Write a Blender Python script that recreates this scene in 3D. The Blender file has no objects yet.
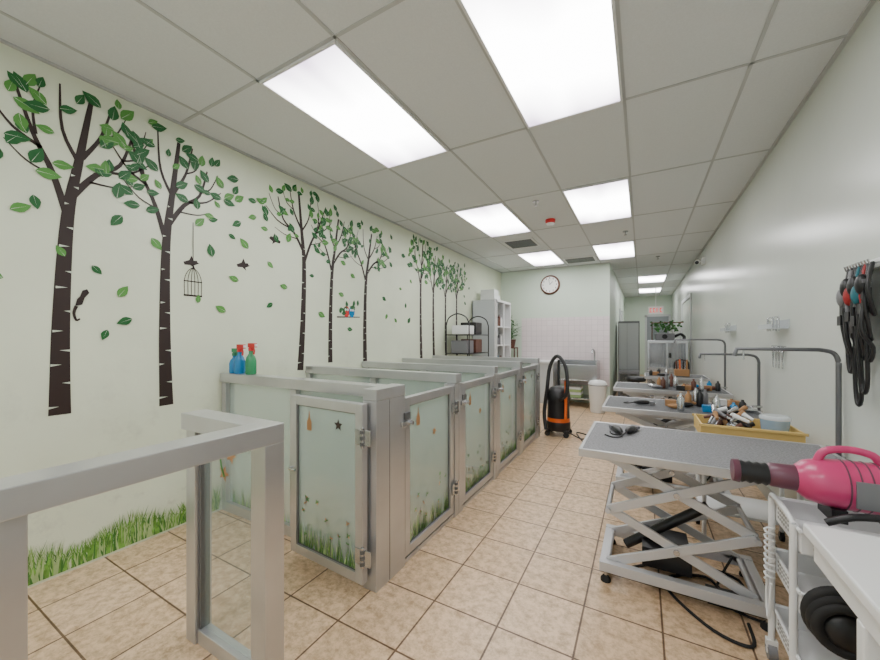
import bpy, math, random
from mathutils import Vector, Matrix
random.seed(7)
COL=bpy.context.scene.collection
H=2.78; XL=-2.78; XR=0.89; YB=7.77; YF=14.7; YR=-2.4; XC=-0.55; EYE=1.30

# ------------------------------------------------------------ materials
def mat(name,col,rough=.5,metal=0.,noise=0.,ns=20.,bump=0.,bs=60.,emit=0.,spec=.5,trans=0.,scuff=0.):
    m=bpy.data.materials.new(name); m.use_nodes=True
    nt=m.node_tree; n=nt.nodes; l=nt.links
    p=n['Principled BSDF']
    p.inputs['Base Color'].default_value=(*col,1); p.inputs['Roughness'].default_value=rough
    p.inputs['Metallic'].default_value=metal; p.inputs['Specular IOR Level'].default_value=spec
    tc=n.new('ShaderNodeTexCoord')
    if noise>0:
        t=n.new('ShaderNodeTexNoise'); t.inputs['Scale'].default_value=ns; t.inputs['Detail'].default_value=4
        l.new(tc.outputs['Object'],t.inputs['Vector'])
        r=n.new('ShaderNodeValToRGB'); r.color_ramp.elements[0].position=.3; r.color_ramp.elements[1].position=.7
        r.color_ramp.elements[0].color=(*[c*(1-noise) for c in col],1)
        r.color_ramp.elements[1].color=(*[min(1,c*(1+noise)) for c in col],1)
        l.new(t.outputs['Fac'],r.inputs['Fac']); src=r.outputs['Color']
        if scuff>0:
            t2=n.new('ShaderNodeTexNoise'); t2.inputs['Scale'].default_value=5; t2.inputs['Detail'].default_value=9; t2.inputs['Roughness'].default_value=.7
            l.new(tc.outputs['Object'],t2.inputs['Vector'])
            r2=n.new('ShaderNodeValToRGB'); r2.color_ramp.elements[0].position=.54; r2.color_ramp.elements[1].position=.75
            l.new(t2.outputs['Fac'],r2.inputs['Fac'])
            sp=n.new('ShaderNodeSeparateXYZ'); l.new(tc.outputs['Object'],sp.inputs[0])
            mr=n.new('ShaderNodeMapRange'); mr.inputs[1].default_value=0; mr.inputs[2].default_value=1.4; mr.inputs[3].default_value=scuff; mr.inputs[4].default_value=0
            l.new(sp.outputs[2],mr.inputs[0])
            mu=n.new('ShaderNodeMath'); mu.operation='MULTIPLY'; l.new(r2.outputs['Color'],mu.inputs[0]); l.new(mr.outputs[0],mu.inputs[1])
            mx=n.new('ShaderNodeMix'); mx.data_type='RGBA'; l.new(mu.outputs[0],mx.inputs[0]); l.new(src,mx.inputs[6]); mx.inputs[7].default_value=(.33,.34,.27,1); src=mx.outputs[2]
        l.new(src,p.inputs['Base Color'])
    if bump>0:
        t=n.new('ShaderNodeTexNoise'); t.inputs['Scale'].default_value=bs; t.inputs['Detail'].default_value=3
        l.new(tc.outputs['Object'],t.inputs['Vector'])
        b=n.new('ShaderNodeBump'); b.inputs['Strength'].default_value=bump; b.inputs['Distance'].default_value=.01
        l.new(t.outputs['Fac'],b.inputs['Height']); l.new(b.outputs['Normal'],p.inputs['Normal'])
    if emit>0:
        p.inputs['Emission Color'].default_value=(*col,1); p.inputs['Emission Strength'].default_value=emit
    if trans>0:
        out=n['Material Output']; mx=n.new('ShaderNodeMixShader'); tr=n.new('ShaderNodeBsdfTransparent')
        mx.inputs[0].default_value=trans
        l.new(p.outputs[0],mx.inputs[1]); l.new(tr.outputs[0],mx.inputs[2]); l.new(mx.outputs[0],out.inputs['Surface'])
    return m

M={}
M['wall']=mat('wall_paper_green',(.71,.765,.60),.34,noise=.04,ns=2.2,bump=.40,bs=9,scuff=.7)
M['wallr']=mat('wall_paint_right',(.60,.635,.585),.24,noise=.03,ns=1.2,bump=.12,bs=6)
M['wallb']=mat('wall_paint_back',(.60,.69,.585),.5,noise=.02,ns=2)
M['ceil']=mat('ceiling_tile',(.68,.71,.72),.85,noise=.03,ns=120,bump=.1,bs=200)
M['tbar']=mat('ceiling_tbar',(.46,.48,.48),.5)
M['alu']=mat('brushed_aluminium',(.55,.55,.56),.28,.70,noise=.05,ns=5)
M['aluD']=mat('aluminium_dark',(.15,.155,.16),.4,.5)
M['steel']=mat('steel',(.55,.56,.57),.25,.9)
M['steelp']=mat('painted_steel_grey',(.60,.60,.61),.4,.35)
M['black']=mat('black_plastic',(.010,.010,.011),.4)
M['rubber']=mat('black_rubber',(.012,.012,.012),.75)
M['white']=mat('white_plastic',(.78,.79,.78),.35)
M['whitem']=mat('white_painted_metal',(.76,.77,.77),.35)
M['mat']=mat('grey_table_mat',(.20,.20,.21),.55,noise=.35,ns=110,bump=.6,bs=160)
M['matD']=mat('dark_table_mat',(.08,.085,.09),.55,noise=.2,ns=90,bump=.4,bs=160)
M['pink']=mat('pink_enamel',(.55,.045,.16),.28)
M['pinkD']=mat('pink_dark_metal',(.12,.035,.06),.35)
M['grey']=mat('grey_plastic',(.18,.18,.19),.45)
M['orange']=mat('orange_plastic',(.75,.13,.015),.4)
M['yellow']=mat('yellow_tray',(.64,.45,.15),.5)
M['bluecl']=mat('blue_clear_plastic',(.35,.55,.75),.2,trans=.4)
M['teal']=mat('teal_bottle',(.01,.20,.45),.25)
M['tealD']=mat('teal_strap',(.01,.12,.15),.6)
M['redD']=mat('red_strap',(.28,.015,.015),.6)
M['green']=mat('green_bottle',(.03,.25,.10),.25)
M['red']=mat('red_plastic',(.6,.02,.02),.4)
M['redE']=mat('exit_red',(.9,.02,.01),.4,emit=1.0)
M['brown']=mat('wood_brown',(.11,.04,.025),.5,noise=.2,ns=15)
M['tan']=mat('tan_sticker',(.36,.19,.08),.7)
M['trunk']=mat('decal_trunk_brown',(.022,.010,.008),.55)
M['leafd']=mat('decal_leaf_dark',(.006,.11,.02),.5)
M['leafl']=mat('decal_leaf_light',(.08,.27,.045),.5)
M['stripe']=mat('decal_birch_stripe',(.60,.66,.54),.5)
M['grass']=mat('decal_grass',(.15,.34,.05),.6,noise=.5,ns=25)
M['grassd']=mat('decal_grass_dark',(.05,.18,.03),.6)
M['grassl']=mat('decal_grass_pale',(.38,.52,.22),.6)
M['plant']=mat('plant_leaf',(.03,.13,.02),.5,noise=.3,ns=8)
M['door']=mat('door_grey',(.24,.26,.28),.5)
M['doorw']=mat('door_white',(.55,.57,.57),.5)
M['frost']=mat('frosted_glass',(.55,.67,.61),.24,trans=.60)
M['clear']=mat('clear_glass',(.38,.50,.46),.04,trans=.84)
M['clearc']=mat('clear_acrylic',(.75,.8,.82),.08,trans=.45)
M['face']=mat('clock_face',(.85,.84,.80),.5)
M['base']=mat('baseboard',(.40,.41,.37),.5)

def floor_mat():
    m=bpy.data.materials.new('floor_ceramic_tile'); m.use_nodes=True
    nt=m.node_tree;n=nt.nodes;l=nt.links;p=n['Principled BSDF']
    tc=n.new('ShaderNodeTexCoord'); mp=n.new('ShaderNodeMapping'); mp.inputs['Location'].default_value=(.57-.325*2+6.5,-1.54+.325*4+6.5,0)
    l.new(tc.outputs['Object'],mp.inputs['Vector'])
    br=n.new('ShaderNodeTexBrick'); br.offset=0; br.squash=1
    br.inputs['Scale'].default_value=1; br.inputs['Brick Width'].default_value=.325; br.inputs['Row Height'].default_value=.325
    br.inputs['Mortar Size'].default_value=.0048; br.inputs['Mortar Smooth'].default_value=.2; br.inputs['Bias'].default_value=0
    br.inputs['Color1'].default_value=(.74,.54,.35,1); br.inputs['Color2'].default_value=(.66,.47,.29,1); br.inputs['Mortar'].default_value=(.15,.085,.045,1)
    l.new(mp.outputs[0],br.inputs['Vector'])
    no=n.new('ShaderNodeTexNoise'); no.inputs['Scale'].default_value=22; no.inputs['Detail'].default_value=8; no.inputs['Roughness'].default_value=.75
    l.new(tc.outputs['Object'],no.inputs['Vector'])
    r=n.new('ShaderNodeValToRGB'); r.color_ramp.elements[0].position=.36; r.color_ramp.elements[1].position=.58
    r.color_ramp.elements[0].color=(.58,.52,.45,1); r.color_ramp.elements[1].color=(1.05,1.05,1.05,1)
    l.new(no.outputs['Fac'],r.inputs['Fac'])
    mx=n.new('ShaderNodeMix'); mx.data_type='RGBA'; mx.blend_type='MULTIPLY'; mx.inputs[0].default_value=1
    l.new(br.outputs['Color'],mx.inputs[6]); l.new(r.outputs['Color'],mx.inputs[7]); l.new(mx.outputs[2],p.inputs['Base Color'])
    p.inputs['Roughness'].default_value=.33
    b=n.new('ShaderNodeBump'); b.invert=True; b.inputs['Strength'].default_value=.4; b.inputs['Distance'].default_value=.004
    l.new(br.outputs['Fac'],b.inputs['Height']); l.new(b.outputs['Normal'],p.inputs['Normal'])
    return m
M['floor']=floor_mat()

def tile_mat():
    m=bpy.data.materials.new('wall_ceramic_tile'); m.use_nodes=True
    nt=m.node_tree;n=nt.nodes;l=nt.links;p=n['Principled BSDF']
    tc=n.new('ShaderNodeTexCoord'); sp=n.new('ShaderNodeSeparateXYZ'); cb=n.new('ShaderNodeCombineXYZ')
    l.new(tc.outputs['Object'],sp.inputs[0]); l.new(sp.outputs[0],cb.inputs[0]); l.new(sp.outputs[2],cb.inputs[1])
    br=n.new('ShaderNodeTexBrick'); br.offset=0; br.squash=1
    br.inputs['Scale'].default_value=1; br.inputs['Brick Width'].default_value=.11; br.inputs['Row Height'].default_value=.11
    br.inputs['Mortar Size'].default_value=.003
    br.inputs['Color1'].default_value=(.76,.68,.68,1); br.inputs['Color2'].default_value=(.72,.63,.64,1); br.inputs['Mortar'].default_value=(.55,.49,.49,1)
    l.new(cb.outputs[0],br.inputs['Vector']); l.new(br.outputs['Color'],p.inputs['Base Color'])
    p.inputs['Roughness'].default_value=.2
    return m
M['tile']=tile_mat()

def panel_mat():
    m=bpy.data.materials.new('light_diffuser'); m.use_nodes=True
    nt=m.node_tree;n=nt.nodes;l=nt.links
    n.remove(n['Principled BSDF'])
    e=n.new('ShaderNodeEmission'); out=n['Material Output']; l.new(e.outputs[0],out.inputs['Surface'])
    tc=n.new('ShaderNodeTexCoord'); sp=n.new('ShaderNodeSeparateXYZ'); l.new(tc.outputs['Object'],sp.inputs[0])
    ab=n.new('ShaderNodeMath'); ab.operation='ABSOLUTE'; l.new(sp.outputs[1],ab.inputs[0])
    mp=n.new('ShaderNodeMapping'); mp.inputs['Scale'].default_value=(2.2,.7,1); l.new(tc.outputs['Object'],mp.inputs[0])
    no=n.new('ShaderNodeTexNoise'); no.inputs['Scale'].default_value=1.6; no.inputs['Detail'].default_value=1
    l.new(mp.outputs[0],no.inputs['Vector'])
    su=n.new('ShaderNodeMath'); su.operation='MULTIPLY_ADD'; su.inputs[1].default_value=.5; l.new(no.outputs['Fac'],su.inputs[0]); l.new(ab.outputs[0],su.inputs[2])
    r=n.new('ShaderNodeValToRGB'); r.color_ramp.elements[0].position=.45; r.color_ramp.elements[1].position=.90
    r.color_ramp.elements[0].color=(1,1,.99,1); r.color_ramp.elements[1].color=(.20,.165,.21,1)
    l.new(su.outputs[0],r.inputs['Fac']); l.new(r.outputs['Color'],e.inputs['Color'])
    e.inputs['Strength'].default_value=15.0
    return m
M['panel']=panel_mat()

# ------------------------------------------------------------ mesh builder
class B:
    def __init__(s,name): s.n=name; s.v=[]; s.f=[]; s.mi=[]; s.sm=[]; s.mats=[]; s.T=None
    def add(s,vs,fs,m,smooth=False):
        o=len(s.v)
        if m not in s.mats: s.mats.append(m)
        k=s.mats.index(m)
        for v in vs:
            v=Vector(v)
            if s.T: v=s.T@v
            s.v.append(v)
        for f in fs: s.f.append([i+o for i in f]); s.mi.append(k); s.sm.append(smooth)
    def box(s,x0,x1,y0,y1,z0,z1,m,R=None):
        vs=[Vector((x,y,z)) for x in (x0,x1) for y in (y0,y1) for z in (z0,z1)]
        if R is not None:
            c=Vector(((x0+x1)/2,(y0+y1)/2,(z0+z1)/2)); vs=[R@(v-c)+c for v in vs]
        s.add(vs,[(0,1,3,2),(4,6,7,5),(0,4,5,1),(2,3,7,6),(0,2,6,4),(1,5,7,3)],m)
    def beam(s,p0,p1,w,h,m,up=(0,0,1)):
        p0=Vector(p0);p1=Vector(p1);d=(p1-p0).normalized();u=Vector(up)
        if abs(d.dot(u))>.98:u=Vector((1,0,0))
        r=d.cross(u).normalized();u=r.cross(d).normalized()
        vs=[p+r*a*w/2+u*b*h/2 for p in (p0,p1) for a in (-1,1) for b in (-1,1)]
        s.add(vs,[(0,1,3,2),(4,6,7,5),(0,4,5,1),(2,3,7,6),(0,2,6,4),(1,5,7,3)],m)
    def tube(s,pts,r,m,seg=8,caps=True):
        pts=[Vector(p) for p in pts]; n=len(pts)
        rs=r if isinstance(r,(list,tuple)) else [r]*n
        t=(pts[1]-pts[0]).normalized(); a=Vector((0,0,1)) if abs(t.z)<.9 else Vector((1,0,0))
        u=t.cross(a).normalized(); vs=[]
        for i in range(n):
            if i==0: t=pts[1]-pts[0]
            elif i==n-1: t=pts[-1]-pts[-2]
            else: t=(pts[i+1]-pts[i]).normalized()+(pts[i]-pts[i-1]).normalized()
            if t.length<1e-6: t=pts[i]-pts[i-1]
            t.normalize(); u=(u-t*u.dot(t)); 
            if u.length<1e-6: u=t.orthogonal()
            u.normalize(); w=t.cross(u)
            for k in range(seg):
                g=2*math.pi*k/seg; vs.append(pts[i]+(u*math.cos(g)+w*math.sin(g))*rs[i])
        fs=[(i*seg+k,i*seg+(k+1)%seg,(i+1)*seg+(k+1)%seg,(i+1)*seg+k) for i in range(n-1) for k in range(seg)]
        s.add(vs,fs,m,True)
        if caps:
            s.add(vs[:seg],[tuple(range(seg))[::-1]],m); s.add(vs[-seg:],[tuple(range(seg))],m)
    def lathe(s,c,prof,m,seg=20,R=None):
        c=Vector(c);vs=[];n=len(prof)
        for (r,z) in prof:
            for k in range(seg):
                g=2*math.pi*k/seg; p=Vector((r*math.cos(g),r*math.sin(g),z))
                if R is not None:p=R@p
                vs.append(c+p)
        fs=[(i*seg+k,i*seg+(k+1)%seg,(i+1)*seg+(k+1)%seg,(i+1)*seg+k) for i in range(n-1) for k in range(seg)]
        s.add(vs,fs,m,True); s.add(vs[:seg],[tuple(range(seg))[::-1]],m); s.add(vs[-seg:],[tuple(range(seg))],m)
    def sph(s,c,r,m,seg=12,rings=8,R=None):
        if not isinstance(r,(list,tuple)): r=(r,r,r)
        vs=[];c=Vector(c)
        for i in range(rings+1):
            a=math.pi*i/rings
            for k in range(seg):
                g=2*math.pi*k/seg; p=Vector((r[0]*math.sin(a)*math.cos(g),r[1]*math.sin(a)*math.sin(g),r[2]*math.cos(a)))
                if R is not None:p=R@p
                vs.append(c+p)
        fs=[(i*seg+k,(i+1)*seg+k,(i+1)*seg+(k+1)%seg,i*seg+(k+1)%seg) for i in range(rings) for k in range(seg)]
        s.add(vs,fs,m,True)
    def torus(s,c,Rr,r,m,R=None,seg=24,a0=0,a1=2*math.pi):
        pts=[]
        for i in range(seg+1):
            g=a0+(a1-a0)*i/seg; p=Vector((Rr*math.cos(g),Rr*math.sin(g),0))
            if R is not None:p=R@p
            pts.append(Vector(c)+p)
        s.tube(pts,r,m,8)
    def poly(s,pts,m): s.add(pts,[tuple(range(len(pts)))],m)
    def done(s,bevel=0.):
        me=bpy.data.meshes.new(s.n)
        lo=Vector([min(v[i] for v in s.v) for i in range(3)]);hi=Vector([max(v[i] for v in s.v) for i in range(3)])
        o=Vector(((lo.x+hi.x)/2,(lo.y+hi.y)/2,lo.z))
        me.from_pydata([v-o for v in s.v],[],s.f)
        for m in s.mats: me.materials.append(M[m])
        me.polygons.foreach_set('material_index',s.mi); me.polygons.foreach_set('use_smooth',s.sm)
        me.update()
        ob=bpy.data.objects.new(s.n,me); ob.location=o; COL.objects.link(ob)
        if bevel>0:
            b=ob.modifiers.new('bev','BEVEL'); b.width=bevel; b.segments=2; b.limit_method='ANGLE'; b.angle_limit=math.radians(50)
        return ob
def rot(ax,deg): return Matrix.Rotation(math.radians(deg),3,ax)
def crom(pts,k=4):
    P=[Vector(p) for p in pts]; out=[]
    for i in range(len(P)-1):
        a=P[max(i-1,0)];b=P[i];c=P[i+1];d=P[min(i+2,len(P)-1)]
        for j in range(k):
            t=j/k; out.append(.5*((2*b)+(c-a)*t+(2*a-5*b+4*c-d)*t*t+(3*b-a-3*c+d)*t**3))
    out.append(P[-1]); return out
def simple(name,x0,x1,y0,y1,z0,z1,m):
    b=B(name); b.box(x0,x1,y0,y1,z0,z1,m)
    me=bpy.data.meshes.new(name); me.from_pydata(b.v,[],b.f); me.materials.append(M[m]); ob=bpy.data.objects.new(name,me); COL.objects.link(ob); return ob

# ------------------------------------------------------------ room shell
simple('floor',XL-.1,XR+.1,YR-.1,YF+.1,-.1,0,'floor')
simple('ceiling',XL-.1,XR+.1,YR-.1,YF+.1,H,H+.1,'ceil')
simple('wall_left',XL-.1,XL,YR-.1,YB,0,H,'wall')
simple('wall_right',XR,XR+.1,YR-.1,YF+.1,0,H,'wallr')
simple('wall_back',XL-.1,XC,YB,YB+.12,0,H,'wallb')
simple('wall_corridor',XC-.1,XC,YB+.12,YF,0,H,'wallb')
simple('wall_far',XC-.1,XR+.1,YF,YF+.1,0,H,'wallb')
b=B('wall_front')
b.box(XL-.1,XL+.3,YR-.1,YR,0,H,'wallb'); b.box(XR-.3,XR+.1,YR-.1,YR,0,H,'wallb')
b.box(XL+.3,XR-.3,YR-.1,YR,0,.6,'wallb'); b.box(XL+.3,XR-.3,YR-.1,YR,2.5,H,'wallb'); b.done()
b=B('window_1')
for x in (XL+.3,-1.3,.0,XR-.34): b.box(x,x+.04,YR-.07,YR-.03,.6,2.5,'alu')
b.box(XL+.3,XR-.3,YR-.07,YR-.03,.6,.64,'alu'); b.box(XL+.3,XR-.3,YR-.07,YR-.03,2.46,2.5,'alu')
b.box(XL+.34,XR-.34,YR-.055,YR-.045,.64,2.46,'clear'); b.done()
b=B('baseboard_right'); b.box(XR-.012,XR,YR,YF,0,.1,'base'); b.done()
b=B('baseboard_corridor'); b.box(XC,XC+.012,YB,YF,0,.1,'base'); b.done()
b=B('trim_1'); 
for y in (9.0,10.9): b.box(XR-.02,XR,y,y+.08,0,2.15,'doorw')
b.box(XR-.02,XR,9.0,10.98,2.15,2.23,'doorw'); b.done()

# ceiling grid (T-bars)
gx=[-.096-.61*k for k in range(-1,5)]; gy=[1.288+1.22*k for k in range(-3,11)]
b=B('ceiling_grid')
for x in gx: b.box(x-.009,x+.009,YR,YF if x>XC else YB,H-.004,H,'tbar')
for y in gy:
    b.box(XL if y<YB else XC,XR,y-.009,y+.009,H-.004,H,'tbar')
b.box(XL,XL+.02,YR,YB,H-.012,H,'tbar'); b.box(XR-.02,XR,YR,YF,H-.012,H,'tbar'); b.box(XL,XC,YB-.02,YB,H-.012,H,'tbar')
b.done()
def troffer(x0,y0):
    b=B('fluorescent_ceiling_light'); x1=x0+.61;y1=y0+1.22;f=.022
    b.box(x0+f,x1-f,y0+f,y1-f,H-.010,H-.004,'panel')
    b.box(x0+.008,x0+f,y0+.008,y1-.008,H-.016,H-.001,'whitem'); b.box(x1-f,x1-.008,y0+.008,y1-.008,H-.016,H-.001,'whitem')
    b.box(x0+f,x1-f,y0+.008,y0+f,H-.016,H-.001,'whitem'); b.box(x0+f,x1-f,y1-f,y1-.008,H-.016,H-.001,'whitem'); b.done()
for x,y in [(-.706,1.288),(-1.926,1.288),(-.706,3.728),(-1.926,3.728),(-.706,6.168),(-1.926,6.168),(-.096,9.828),(-.096,12.268),(-.706,-1.152),(-1.926,-1.152)]:
    troffer(x,y)
# vents, detector, sprinklers
b=B('ceiling_vent'); b.box(-1.86,-1.40,5.25,5.72,H-.02,H-.001,'whitem')
for i in range(9): b.box(-1.83,-1.43,5.28+.047*i,5.30+.047*i,H-.03,H-.018,'aluD')
b.done()
b=B('ceiling_vent'); b.box(-1.28,-.74,6.95,7.36,H-.02,H-.001,'whitem')
for i in range(8): b.box(-1.25,-.77,6.98+.047*i,7.01+.047*i,H-.03,H-.018,'aluD')
b.done()
b=B('smoke_detector'); b.lathe((-1.0,4.6,H-.05),[(.04,0),(.055,.01),(.06,.02),(.06,.049)],'red'); b.lathe((-1.0,4.6,H-.07),[(.02,0),(.04,.006),(.05,.022)],'white'); b.done()
for x,y in ((-1.0,3.9),(-.2,5.6),(.25,7.6)):
    b=B('fire_sprinkler'); b.lathe((x,y,H-.012),[(.035,0),(.035,.011)],'steel'); b.tube([(x,y,H-.012),(x,y,H-.05)],.008,'steel'); b.lathe((x,y,H-.055),[(.02,0),(.02,.004)],'steel'); b.done()
b=B('security_camera'); b.box(XR-.04,XR-.001,7.15,7.25,2.5,2.6,'white'); b.tube([(XR-.04,7.2,2.55),(XR-.1,7.15,2.54)],.012,'white'); b.tube([(XR-.1,7.2,2.55),(XR-.13,7.0,2.5)],.035,'white',12); b.tube([(XR-.13,7.0,2.5),(XR-.131,6.99,2.498)],.028,'black',12); b.done()

# ------------------------------------------------------------ wall decals (left wall, coords Y,z)
def dp(y,z,e): return (XL+e,y,z)
def ribbon(b,pts,w0,w1,m,e=.002,k=4):
    P=crom([(p[0],p[1],0) for p in pts],k); n=len(P); L=[];Rr=[]
    for i,p in enumerate(P):
        t=(P[min(i+1,n-1)]-P[max(i-1,0)]).normalized(); nn=Vector((-t.y,t.x,0)); w=(w0+(w1-w0)*i/(n-1))/2
        L.append(p+nn*w); Rr.append(p-nn*w)
    vs=[dp(p.x,p.y,e) for p in L]+[dp(p.x,p.y,e) for p in Rr]
    b.add(vs,[(i,i+1,n+i+1,n+i) for i in range(n-1)],m)
def leaf(b,y,z,ang,L,m,e=.004):
    W=L*.29; c,s=math.cos(ang),math.sin(ang)
    pr=[(0,0),(.12,.5),(.3,.92),(.5,1),(.75,.62),(1,0)]
    pts=[(a*L,w*W) for a,w in pr]+[(a*L,-w*W) for a,w in pr[-2:0:-1]]
    b.poly([dp(y+p[0]*c-p[1]*s,z+p[0]*s+p[1]*c,e+random.random()*.002) for p in pts],m)
    b.poly([dp(y+q[0]*c-q[1]*s,z+q[0]*s+q[1]*c,e+.0026) for q in ((.05*L,-.012*L),(.8*L,0),(.05*L,.012*L))],'stripe')
TPL=[([(.03,1.06),(-.03,1.28),(-.10,1.45),(-.17,1.70)],.034,.010),
     ([(-.07,1.39),(-.17,1.45),(-.25,1.56)],.018,.006),
     ([(-.09,1.45),(-.10,1.58),(-.07,1.72)],.014,.005),
     ([(-.02,1.26),(-.12,1.30),(-.20,1.38)],.012,.004),
     ([(.05,1.18),(.15,1.33),(.26,1.43),(.32,1.62)],.034,.010),
     ([(.18,1.36),(.31,1.40),(.42,1.50)],.018,.006),
     ([(.12,1.28),(.24,1.29),(.33,1.33)],.012,.004),
     ([(.27,1.46),(.34,1.50),(.40,1.62)],.012,.005),
     ([(.09,1.40),(.17,1.55),(.22,1.74)],.024,.008),
     ([(.08,1.36),(.01,1.52),(.0,1.76)],.022,.007),
     ([(.17,1.55),(.24,1.60),(.29,1.72)],.012,.005)]
def tree(y0,z0,s=1.,sy=1.,mir=1,lean=.13,tw=.085,nl=3,ls=.075):
    b=B('tree_wall_decal')
    def T(p): 
        k=p[1]/1.7; return (y0+mir*(p[0]+(lean-.13)*k)*sy,z0+p[1]*s)
    ribbon(b,[T(p) for p in ((0,0),(.005,.5),(.03,1.05),(.08,1.4),(.13,1.74))],tw,.02,'trunk',k=6)
    for pts,a,c in TPL: ribbon(b,[T(p) for p in pts],a*tw/.085,c,'trunk',.0024)
    for i in range(15):
        f=.03+i*.07+random.uniform(-.02,.02); hz=f*1.5; sgn=1 if i%2 else -1
        yc=.03*(hz/1.05)**1.5 if hz<1.1 else .03+.05*(hz-1.05)/.35
        w=tw*(1-.78*f*.87)/2/ sy; 
        if hz>1.3: continue
        p0=T((yc+sgn*mir*w*1.02,hz)); p1=T((yc+sgn*mir*w*1.02,hz+.013)); p2=T((yc-sgn*mir*w*random.uniform(-.2,.6),hz+.009))
        b.poly([dp(*p0,.0034),dp(*p1,.0034),dp(*p2,.0034)],'stripe')
    for pts,a,c in TPL:
        P=crom([(p[0],p[1],0) for p in pts],4)
        for i in range(nl):
            q=P[min(len(P)-1,int(len(P)*(.35+.65*(i+1)/nl)))]; yy,zz=T((q.x,q.y))
            ang=random.uniform(-.6,3.4) if i<nl-1 else random.uniform(.6,2.4)
            L=ls*random.uniform(.7,1.25)
            yy+=random.uniform(-.12,.12)*sy; zz+=random.uniform(-.11,.08)
            if zz+L*math.sin(ang)>H-.03: zz=H-.03-L
            leaf(b,yy,zz,ang,L,random.choice(['leafd','leafd','leafl']))
    return b.done()
tree(.70,.88,1.03,1,1,.13,.090,4,.085)
tree(1.206,.85,1.03,.95,1,.08,.082,4,.08)
tree(2.29,1.0,.95,1.1,-1,.02,.070,4,.08)
tree(2.66,1.05,.86,.95,1,.12,.060,4,.075)
tree(3.19,1.03,.86,1.15,1,.10,.070,4,.08)
for y,s in ((4.40,.97),(4.76,.90),(5.15,.86),(5.55,.88)): tree(y,1.0,s,.9,random.choice((1,-1)),.05,.070,5,.085)
b=B('falling_leaf_wall_decal')
fl=[(.52,1.95),(.55,2.45),(.62,2.6),(.83,1.72),(.97,2.05),(.95,1.55),(1.05,2.3),(.88,2.25),(.72,1.75),(1.12,1.95),(1.5,1.9),(1.62,2.1),(1.58,2.35),(1.7,1.75),(1.78,2.02),(1.85,2.3),(1.7,2.55),(2.0,1.6),(2.02,2.2),(1.95,1.95),(2.45,1.9),(2.5,1.55),(2.85,1.75),(2.95,2.0),(2.9,1.4),(3.05,2.55),(3.5,1.8),(3.45,2.1),(3.6,1.6),(3.7,2.2),(3.85,1.95),(3.9,2.4),(4.0,1.7),(3.35,2.6),(3.7,2.55),(4.1,2.1),(5.9,1.9),(6.0,2.2),(1.4,1.55),(.48,2.25),(.5,1.6),(.60,2.05),(.47,2.62),(1.72,2.22),(1.66,2.42),(1.52,2.58),(2.12,2.42),(2.1,2.6),(1.02,1.42),(.9,1.35),(1.6,1.5),(2.15,1.75),(3.02,1.62),(3.8,1.5),(4.05,1.5),(4.2,2.35)]
for y,z in fl: leaf(b,y,z,random.uniform(0,6.28),random.uniform(.06,.10),random.choice(['leafd','leafl']))
b.done()
b=B('grass_wall_decal')
for i in range(1700):
    y=random.uniform(-.6,1.55); h=.06+.17*random.random()**.8*(.75+.25*math.sin(y*14)); w=random.uniform(.002,.006); l=random.uniform(-.05,.05); e=.002+.003*random.random()
    b.add([dp(y-w,.015,e),dp(y+w,.015,e),dp(y+w*.6+l*.4,.015+h*.6,e),dp(y-w*.6+l*.4,.015+h*.6,e),dp(y+l,.015+h,e)],[(0,1,2,3),(3,2,4)],random.choice(['grass','grass','grassd','grassl','grassl']))
b.done()
b=B('trim_2'); b.box(XL,XL+.004,YR,1.52,.40,.412,'wall'); b.done()
b=B('birdcage_wall_decal')
cy,cz=1.37,1.60
ribbon(b,[(cy,cz+.20),(cy,cz+.35),(cy,2.12)],.005,.005,'trunk',.003)
ribbon(b,[(cy-.06,cz),(cy+.06,cz)],.012,.012,'trunk',.003)
ribbon(b,[(cy-.06,cz+.10),(cy+.06,cz+.10)],.007,.007,'trunk',.003)
for i in range(6):
    yy=cy-.055+.022*i; ribbon(b,[(yy,cz),(yy,cz+.11),(cy+(yy-cy)*.6,cz+.17),(cy,cz+.20)],.004,.004,'trunk',.003)
b.done()
def bird(y,z,s=1,mir=1):
    b=B('bird_wall_decal')
    pts=[(-.07,.0),(-.02,.025),(.0,.07),(.02,.025),(.045,.03),(.055,.012),(.07,.008),(.05,-.004),(.02,-.02),(.03,-.05),(-.01,-.02),(-.06,-.025)]
    b.poly([dp(y+mir*p[0]*s,z+p[1]*s,.003) for p in pts],'trunk'); b.done()
bird(1.36,1.83,.75); bird(1.74,1.88,.8); bird(2.02,2.15,.85,-1)
b=B('squirrel_wall_decal'); 
b.poly([dp(.76+p[0],1.48+p[1],.005) for p in ((0,0),(.03,.01),(.04,.05),(.06,.08),(.05,.10),(.03,.09),(.02,.055),(.008,.04))],'trunk')
ribbon(b,[(.765,1.48),(.755,1.44),(.765,1.40),(.78,1.41)],.016,.008,'trunk',.005); b.done()
b=B('owl_wall_decal')
yo,zo=2.93,1.52
ribbon(b,[(yo-.18,zo),(yo+.17,zo+.015)],.015,.008,'trunk',.003)
for dy,mm in ((-.04,'red'),(.04,'teal')):
    b.poly([dp(yo+dy+.045*math.cos(a*.52),zo+.065+.06*math.sin(a*.52),.004) for a in range(12)],mm)
    for q in (-.016,.016): b.poly([dp(yo+dy+q+.014*math.cos(a*.785),zo+.085+.014*math.sin(a*.785),.006) for a in range(8)],'white')
for i in range(8): leaf(b,yo+random.uniform(-.16,.16),zo+random.uniform(-.04,.15),random.uniform(0,3),.07,'leafd')
b.done()

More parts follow.
